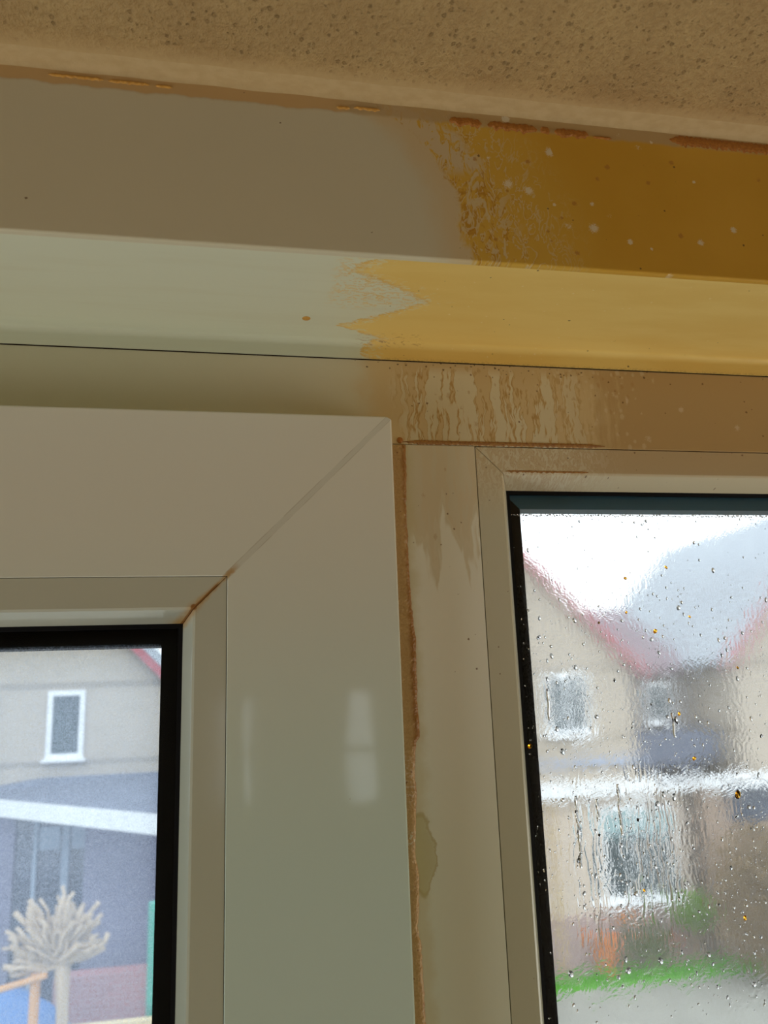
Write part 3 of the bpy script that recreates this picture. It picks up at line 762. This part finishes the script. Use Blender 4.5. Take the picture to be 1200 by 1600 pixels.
m_twig = mat_wood('dry_twigs', (.42, .32, .22), (.60, .48, .35)); m_tealp = plain('teal_paint', (.12, .50, .40), .5, .4)
m_pot = plain('terracotta', (.68, .24, .08), .8, .3); m_leaf = plain('green_leaf', (.28, .50, .08), .7, .3, .3, 8)
m_leafd = plain('olive_leaf', (.20, .26, .10), .7, .3, .3, 8); m_brownl = plain('brown_leaf', (.36, .26, .14), .8, .2, .35, 5)
m_flower = plain('orange_flower', (.85, .30, .03), .7, .3); m_pinkf = plain('pink_flower', (.62, .22, .16), .7, .3); m_blue = plain('blue_sheet', (.07, .20, .48), .5, .4)
m_flash2 = plain('ochre_pipe', (.60, .46, .26), .6, .3)

obj('ground', BX(-25, 40, .27, 60, GR - .2, GR), m_asph, kind='structure')
o = obj('path', BX(3.5, 14, 11.2, 13.9, GR, GR + .012), m_path, origin=(8, 12, GR)); tag(o, 'pale concrete path in front of the grass strip', 'path', kind='structure')
bm = bmesh.new(); box(bm, 4.4, 10.2, 13.95, 14.45, GR, GR + .05)
for _ in range(2600):
    x, y = random.uniform(4.4, 10.2), random.uniform(13.95, 14.45); h = random.uniform(.06, .13); a = random.random() * 6
    dx, dy = math.cos(a) * .012, math.sin(a) * .012
    v = [bm.verts.new((x - dx, y - dy, GR + .05)), bm.verts.new((x + dx, y + dy, GR + .05)), bm.verts.new((x + random.uniform(-.03, .03), y + random.uniform(-.03, .03), GR + .05 + h))]
    bm.faces.new(v)
o = obj('grass', bm, m_grass); tag(o, 'bright green grass strip at the foot of the beige house', 'grass', kind='stuff')

def house_window(parent, x0, x1, z0, z1, y, cols=1, pane=None, fw=.09, transom=None):
    f = bmesh.new()
    for a in ((x0, x1, z0, z0 + fw), (x0, x1, z1 - fw, z1)): box(f, a[0], a[1], y - .06, y + .05, zz(a[2]), zz(a[3]))
    for a in (x0, x1 - fw): box(f, a, a + fw, y - .06, y + .05, zz(z0 + fw), zz(z1 - fw))
    wd = (x1 - x0 - fw) / cols
    for c in range(1, cols): box(f, x0 + c * wd, x0 + c * wd + fw * 1.15, y - .06, y + .05, zz(z0 + fw), zz(z1 - fw))
    box(f, x0 - .05, x1 + .05, y - .14, y, zz(z0 - .05), zz(z0))
    fr = obj('window', f, m_whitet, parent)
    for c in range(cols):
        a = x0 + fw + c * wd; b = x0 + (c + 1) * wd
        if transom:
            obj('blind', BX(a, b, y - .02, y, zz(z1 - fw - transom), zz(z1 - fw)), m_teal, fr)
            obj('pane', BX(a, b, y - .02, y + .01, zz(z0 + fw), zz(z1 - fw - transom)), pane or m_wpane, fr)
        else: obj('pane', BX(a, b, y - .02, y + .01, zz(z0 + fw), zz(z1 - fw)), pane or m_wpane, fr)
    return fr
def gable_house(xl, xr, c, wallmat, label, y0=15.0, depth=8.0):
    """c: right slope is x + z = c (45 degrees)"""
    t = thing('house', ((xl + xr) / 2, y0 + depth / 2, GR), label, 'house')
    mid = (xl + xr) / 2; pk = c - mid; ez = c - xr
    obj('wall', prism(bmesh.new(), [(xl, GR), (xr, GR), (xr, zz(ez)), (mid, zz(pk)), (xl, zz(ez))], y0, y0 + depth), wallmat, t)
    for s in (-1, 1):
        e = .28; xo = mid + s * (xr - mid + e); zo = ez - e
        q = .10
        obj('roof', prism(bmesh.new(), [(mid, zz(pk + .02)), (xo, zz(zo + .02)), (xo, zz(zo + .02 + q)), (mid, zz(pk + .02 + q))], y0 - .18, y0 + depth + .1), m_roofb, t)
        obj('bargeboard', prism(bmesh.new(), [(mid, zz(pk - .10)), (xo, zz(zo - .10)), (xo, zz(zo + .10)), (mid, zz(pk + .10))], y0 - .22, y0 - .18), m_redtrim, t)
    return t, ez
# house behind the left sash
hL, _ = gable_house(-8.2, -1.15, -.72, m_beige, 'beige brick gabled house seen through the left window')
house_window(hL, -3.19, -2.56, -.90, .27, 15.0)
house_window(hL, -4.72, -4.02, -.90, .27, 15.0)
house_window(hL, -6.4, -5.7, -.90, .27, 15.0)
# angled lean-to with white fascia
ct = zz(-1.40)
pts = [(-4.75, 14.99), (-4.55, 14.83), (-.80, 10.68), (-.55, 14.99)]
def poly_slab(bm, P, z0, z1):
    a = [bm.verts.new((p[0], p[1], z0)) for p in P]; b = [bm.verts.new((p[0], p[1], z1)) for p in P]
    bm.faces.new(a[::-1]); bm.faces.new(b)
    for i in range(len(P)):
        j = (i + 1) % len(P); bm.faces.new((a[i], a[j], b[j], b[i]))
    return bm
obj('canopy', poly_slab(bmesh.new(), pts, zz(-1.66), ct), m_whitet, hL)
bm = bmesh.new(); a = [bm.verts.new((p[0], p[1] + .0, ct)) for p in pts]; hi = [bm.verts.new(v) for v in ((-3.2, 14.99, zz(-1.20)), (-.56, 14.99, zz(-1.20)))]
bm.faces.new((a[0], a[1], hi[0])); bm.faces.new((a[1], a[2], hi[1], hi[0])); bm.faces.new((a[2], a[3], hi[1])); bm.faces.new((a[0], hi[0], hi[1], a[3]))
obj('lean_to_roof', bm, m_roofd, hL)
obj('lower_wall', BX(-2.18, -.6, 13.2, 14.98, GR, zz(-1.66)), m_purple, hL)
gz = obj('glazed_front', BX(-5.2, -2.18, 14.1, 14.4, GR, zz(-1.66)), m_bpane, hL)
for x0, x1, mt in ((-3.62, -3.38, m_purple), (-3.10, -3.04, m_curt), (-2.66, -2.55, m_curt), (-2.25, -2.18, m_curt)):
    obj('glazing_post', BX(x0, x1, 14.02, 14.1, GR, zz(-1.66)), mt, gz)
for x0, x1 in ((-4.1, -3.7), (-3.02, -2.70), (-2.52, -2.28)):
    obj('blind', BX(x0, x1, 14.05, 14.1, zz(-2.25), zz(-1.9)), m_curt, gz)
o = obj('garden_wall', BX(-2.35, -.2, 12.2, 12.5, GR, zz(-3.62)), m_redbr, origin=(-1.3, 12.3, GR)); tag(o, 'low red brick garden wall below the purple house wall', 'wall')

# house behind the right window
hR, _ = gable_house(1.05, 8.02, 8.50, m_beige, 'beige brick gabled house with a white double window seen through the right window')
house_window(hR, 6.13, 7.04, -.92, .29, 15.0, cols=2, fw=.10)
obj('flashing', BX(1.05, 8.0, 14.9, 15, zz(-1.50), zz(-1.38)), m_flash, hR)
obj('canopy', BX(1.05, 9.0, 14.72, 15, zz(-2.06), zz(-1.80)), m_whitet, hR)
obj('lower_wall', BX(1.05, 8.9, 14.96, 14.998, GR, zz(-2.06)), m_pale, hR)
house_window(hR, 6.98, 8.50, -4.02, -2.26, 14.95, cols=2, fw=.13, transom=.42)
obj('downpipe', (lambda b: tube(b, [(6.03, 14.85, GR), (6.03, 14.85, zz(-2.1))], [.05, .05], 10))(bmesh.new()), m_flash2, hR)
obj('plinth', BX(1.05, 8.9, 14.90, 14.959, GR, zz(-4.2)), plain('pinkish_plinth', (.44, .34, .32), .9, .2), hR)
# next house to the right
h3, _ = gable_house(10.35, 17.3, 17.9, m_beige, 'beige gabled house with red roof edge at the right border')
# link building between them
lk = thing('link_building', (9.2, 18, GR), 'grey link building between two gabled houses', 'building')
obj('wall', BX(8.06, 10.30, 16.6, 20, GR, zz(.25)), m_greywall, lk)
bm = bmesh.new(); q = [(8.06, 16.4, zz(.25)), (10.30, 16.4, zz(.25)), (10.30, 19.6, zz(1.9)), (8.06, 19.6, zz(1.9))]
a = [bm.verts.new(v) for v in q]; b = [bm.verts.new((v[0], v[1], v[2] + .12)) for v in q]
bm.faces.new(a[::-1]); bm.faces.new(b)
for i in range(4): bm.faces.new((a[i], a[(i + 1) % 4], b[(i + 1) % 4], b[i]))
obj('roof', bm, m_roofp, lk)
house_window(lk, 9.15, 9.75, -.85, .05, 16.58)
obj('lower_roof', prism(bmesh.new(), [(8.05, zz(-1.75)), (10.2, zz(-1.6)), (10.2, zz(-1.0)), (8.05, zz(-1.0))], 15.6, 16.6), m_roofd, lk)
ext = thing('extension', (10.9, 14.7, GR), 'brown flat roofed extension with a white canopy edge and dark window', 'extension')
obj('canopy', BX(9.02, 13.0, 14.2, 14.77, zz(-2.0), zz(-1.78)), m_whitet, ext)
obj('lower_wall', BX(9.02, 13.0, 14.5, 14.77, GR, zz(-2.0)), plain('brown_wall', (.40, .30, .23), .9, .2), ext)
obj('window', BX(9.6, 12.2, 14.44, 14.52, zz(-2.66), zz(-2.04)), m_bpane, ext)
# far roof
fr_ = thing('far_house', (12, 30, GR), 'distant house with a blue grey roof and skylight', 'house')
obj('wall', BX(8, 30, 27, 34, GR, zz(.6)), m_greywall, fr_)
bm = bmesh.new(); q = [(11.5, 26.8, zz(.5)), (34, 26.8, zz(.5)), (34, 31, zz(7.6)), (23.5, 31, zz(5.33)), (19.0, 31, zz(4.14)), (15.0, 31, zz(2.83))]
a = [bm.verts.new(v) for v in q]; bm.faces.new(a)
r_ = bmesh.ops.extrude_face_region(bm, geom=bm.faces[:]); bmesh.ops.translate(bm, verts=[v for v in r_['geom'] if isinstance(v, bmesh.types.BMVert)], vec=(0, .1, -.15))
obj('roof', bm, mat_tiles('pale_grey_roof', (.50, .53, .55), (.44, .47, .49)), fr_)
def on_roof(x, s): return (x, 26.8 + s * 4.2, zz(.5 + s * 5.3))
bm = bmesh.new(); c = [(20.0, .44), (21.0, .44), (21.0, .64), (20.0, .64)]
a = [bm.verts.new(Vector(on_roof(*p)) + Vector((0, -.22, .18))) for p in c]; bm.faces.new(a)
r_ = bmesh.ops.extrude_face_region(bm, geom=bm.faces[:]); bmesh.ops.translate(bm, verts=[v for v in r_['geom'] if isinstance(v, bmesh.types.BMVert)], vec=(0, .3, -.3))
obj('skylight', bm, m_whitet, fr_)

# ------------------------------------------------------------------ plants and small things outside
def leaf_cloud(c, rx, ry, rz, n, size, seed):
    rnd = random.Random(seed); bm = bmesh.new()
    for _ in range(n):
        u = Vector((rnd.gauss(0, 1), rnd.gauss(0, 1), rnd.gauss(0, 1))).normalized() * (rnd.random() ** .45)
        p = Vector(c) + Vector((u.x * rx, u.y * ry, u.z * rz))
        a = Vector((rnd.uniform(-1, 1), rnd.uniform(-1, 1), rnd.uniform(-1, 1))).normalized(); b = a.cross(Vector((rnd.uniform(-1, 1), rnd.uniform(-1, 1), rnd.uniform(-1, 1)))).normalized()
        s = size * rnd.uniform(.6, 1.3)
        bm.faces.new([bm.verts.new(p + a * s), bm.verts.new(p + b * s * .45), bm.verts.new(p - a * s), bm.verts.new(p - b * s * .45)])
    return bm
def shrub(name, x, y, h, rx, rz, mat, n, size, label, cat, seed, stem=m_twig):
    t = thing(name, (x, y, GR), label, cat); cz = GR + h - rz
    obj('foliage', leaf_cloud((x, y, cz), rx, rx * .7, rz, n, size, seed), mat, t)
    bm = bmesh.new(); rnd = random.Random(seed)
    for k in range(6):
        a = k * 1.05; tube(bm, [(x + .04 * math.cos(a), y + .04 * math.sin(a), GR), (x + rx * .3 * math.cos(a), y + rx * .3 * math.sin(a), (GR + cz) / 2), (x + rx * .6 * math.cos(a), y + rx * .5 * math.sin(a), cz + rz * .3)], [.03, .02, .008], 6)
    obj('stems', bm, stem, t); return t
shrub('shrub', 9.35, 13.25, 2.65, 1.08, 1.28, m_brownl, 2600, .09, 'large brown leafed shrub at the right edge of the right window', 'shrub', 1)
shrub('shrub', 8.62, 14.6, 1.28, .42, .36, m_leaf, 700, .06, 'bright green rounded shrub below the right end of the white double window', 'shrub', 2)
shrub('shrub', 7.72, 14.6, .82, .42, .34, m_leafd, 650, .05, 'low olive green bush on the grass strip beside the terracotta pot', 'shrub', 3)
fl = shrub('flower_plant', 8.14, 14.62, .60, .12, .16, m_pinkf, 220, .04, 'small pinkish red flowering plant in front of the green shrubs', 'flowers', 4)
shrub('flower_plant', 7.22, 14.62, 1.02, .13, .10, m_flower, 90, .04, 'tall thin plant topped with orange blossoms', 'flowers', 5, m_leafd)
pt = thing('terracotta_pot', (6.80, 14.6, GR), 'orange terracotta pot standing alone on the grass strip', 'pot')
bm = bmesh.new(); rings = []
for r, z in ((.12, 0), (.19, .50), (.22, .50), (.22, .60), (.18, .60), (.16, .45)):
    rings.append([bm.verts.new((6.80 + r * math.cos(k * math.pi / 12), 14.6 + r * math.sin(k * math.pi / 12), GR + .05 + z)) for k in range(24)])
for a, b in zip(rings, rings[1:]):
    for k in range(24): bm.faces.new((a[k], a[(k + 1) % 24], b[(k + 1) % 24], b[k]))
bm.faces.new(rings[0][::-1]); bm.faces.new(rings[-1])
obj('pot_body', bm, m_pot, pt)
obj('soil', (lambda b: (bmesh.ops.create_circle(b, cap_ends=True, segments=24, radius=.16, matrix=Matrix.Translation((6.80, 14.6, GR + .54))), b)[1])(bmesh.new()), m_dark, pt)

# pollarded tree seen through the left window
tr = thing('pollarded_tree', (-1.66, 9, GR), 'leafless pollarded tree with a fan of pale knobbly branches', 'tree')
bm = tube(bmesh.new(), [(-1.62, 9, GR), (-1.64, 9, GR + 1.4), (-1.66, 9, zz(-2.95)), (-1.68, 9, zz(-2.55))], [.085, .07, .06, .085], 12)
obj('trunk', bm, m_twig, tr, smooth=True)
rnd = random.Random(11); bm = bmesh.new()
for k in range(95):
    a = math.radians(rnd.uniform(-112, 100)); f = rnd.uniform(-.9, .9); L_ = rnd.uniform(.30, .60) * (1 - .12 * abs(a) / 1.7)
    base = Vector((-1.74 + rnd.uniform(-.09, .09), 9 + rnd.uniform(-.06, .06), zz(-2.52 + rnd.uniform(-.06, .05))))
    d = Vector((math.sin(a), f * .6, math.cos(a))).normalized()
    p1 = base + d * L_ * .4 + Vector((rnd.uniform(-.04, .04), 0, rnd.uniform(-.03, .03)))
    p2 = base + d * L_ * .75 + Vector((rnd.uniform(-.05, .05), 0, rnd.uniform(-.02, .06)))
    p3 = base + d * L_ + Vector((rnd.uniform(-.05, .05), 0, rnd.uniform(0, .09)))
    r = rnd.uniform(.015, .030)
    tube(bm, [base, p1, p2, p3], [r * 1.2, r, r * .9, r * 1.1], 7)
    if rnd.random() < .75:
        e = p2 + Vector((rnd.uniform(-.13, .13), 0, rnd.uniform(.05, .15))); tube(bm, [p1, (p1 + e) / 2 + Vector((0, 0, .02)), e], [r * .8, r * .7, r * .8], 6)
obj('branches', bm, m_twig, tr, smooth=True)
st = thing('tree_stake', (-1.93, 8.95, GR), 'orange timber stake and cross bar supporting the pollarded tree', 'stake')
obj('post', tube(bmesh.new(), [(-1.93, 8.95, GR), (-1.92, 8.95, zz(-2.62))], [.05, .05], 12), m_wood_o, st)
obj('cross_bar', tube(bmesh.new(), [(-2.6, 8.88, zz(-2.80)), (-1.80, 8.88, zz(-2.63))], [.032, .032], 10), m_wood_o, st)
fn = thing('garden_fence', (-1.6, 10.0, GR), 'pale timber garden fence with a flat top rail', 'fence')
obj('top_rail', BX(-2.05, -.2, 9.55, 9.65, zz(-3.42), zz(-3.36)), m_wood_y, fn)
for k in range(5): obj('board', BX(-2.03 + k * .36, -1.75 + k * .36, 9.58, 9.61, GR, zz(-3.42)), m_wood_y, fn)
tp = thing('teal_post', (-.86, 9.5, GR), 'slim teal green post beside the black seal of the left window', 'post')
obj('post', BX(-.92, -.80, 9.9, 10.0, GR, zz(-2.26), bev=.01), m_tealp, tp)
bm = bmesh.new(); bmesh.ops.create_icosphere(bm, subdivisions=4, radius=1, matrix=Matrix.Translation((-2.6, 11.0, GR)) @ Matrix.Diagonal((1.05, .7, 1.72, 1)))
for v in list(bm.verts):
    v.co += v.normal * .12 * mnoise.noise(v.co * 2.2)
    if v.co.z < GR: v.co.z = GR
o = obj('blue_tarpaulin', bm, m_blue, smooth=True, origin=(-2.6, 11, GR)); tag(o, 'crumpled blue tarpaulin heap behind the trunk of the pollarded tree', 'tarpaulin')

for o in bpy.data.objects:
    if '_o' in o: del o['_o']
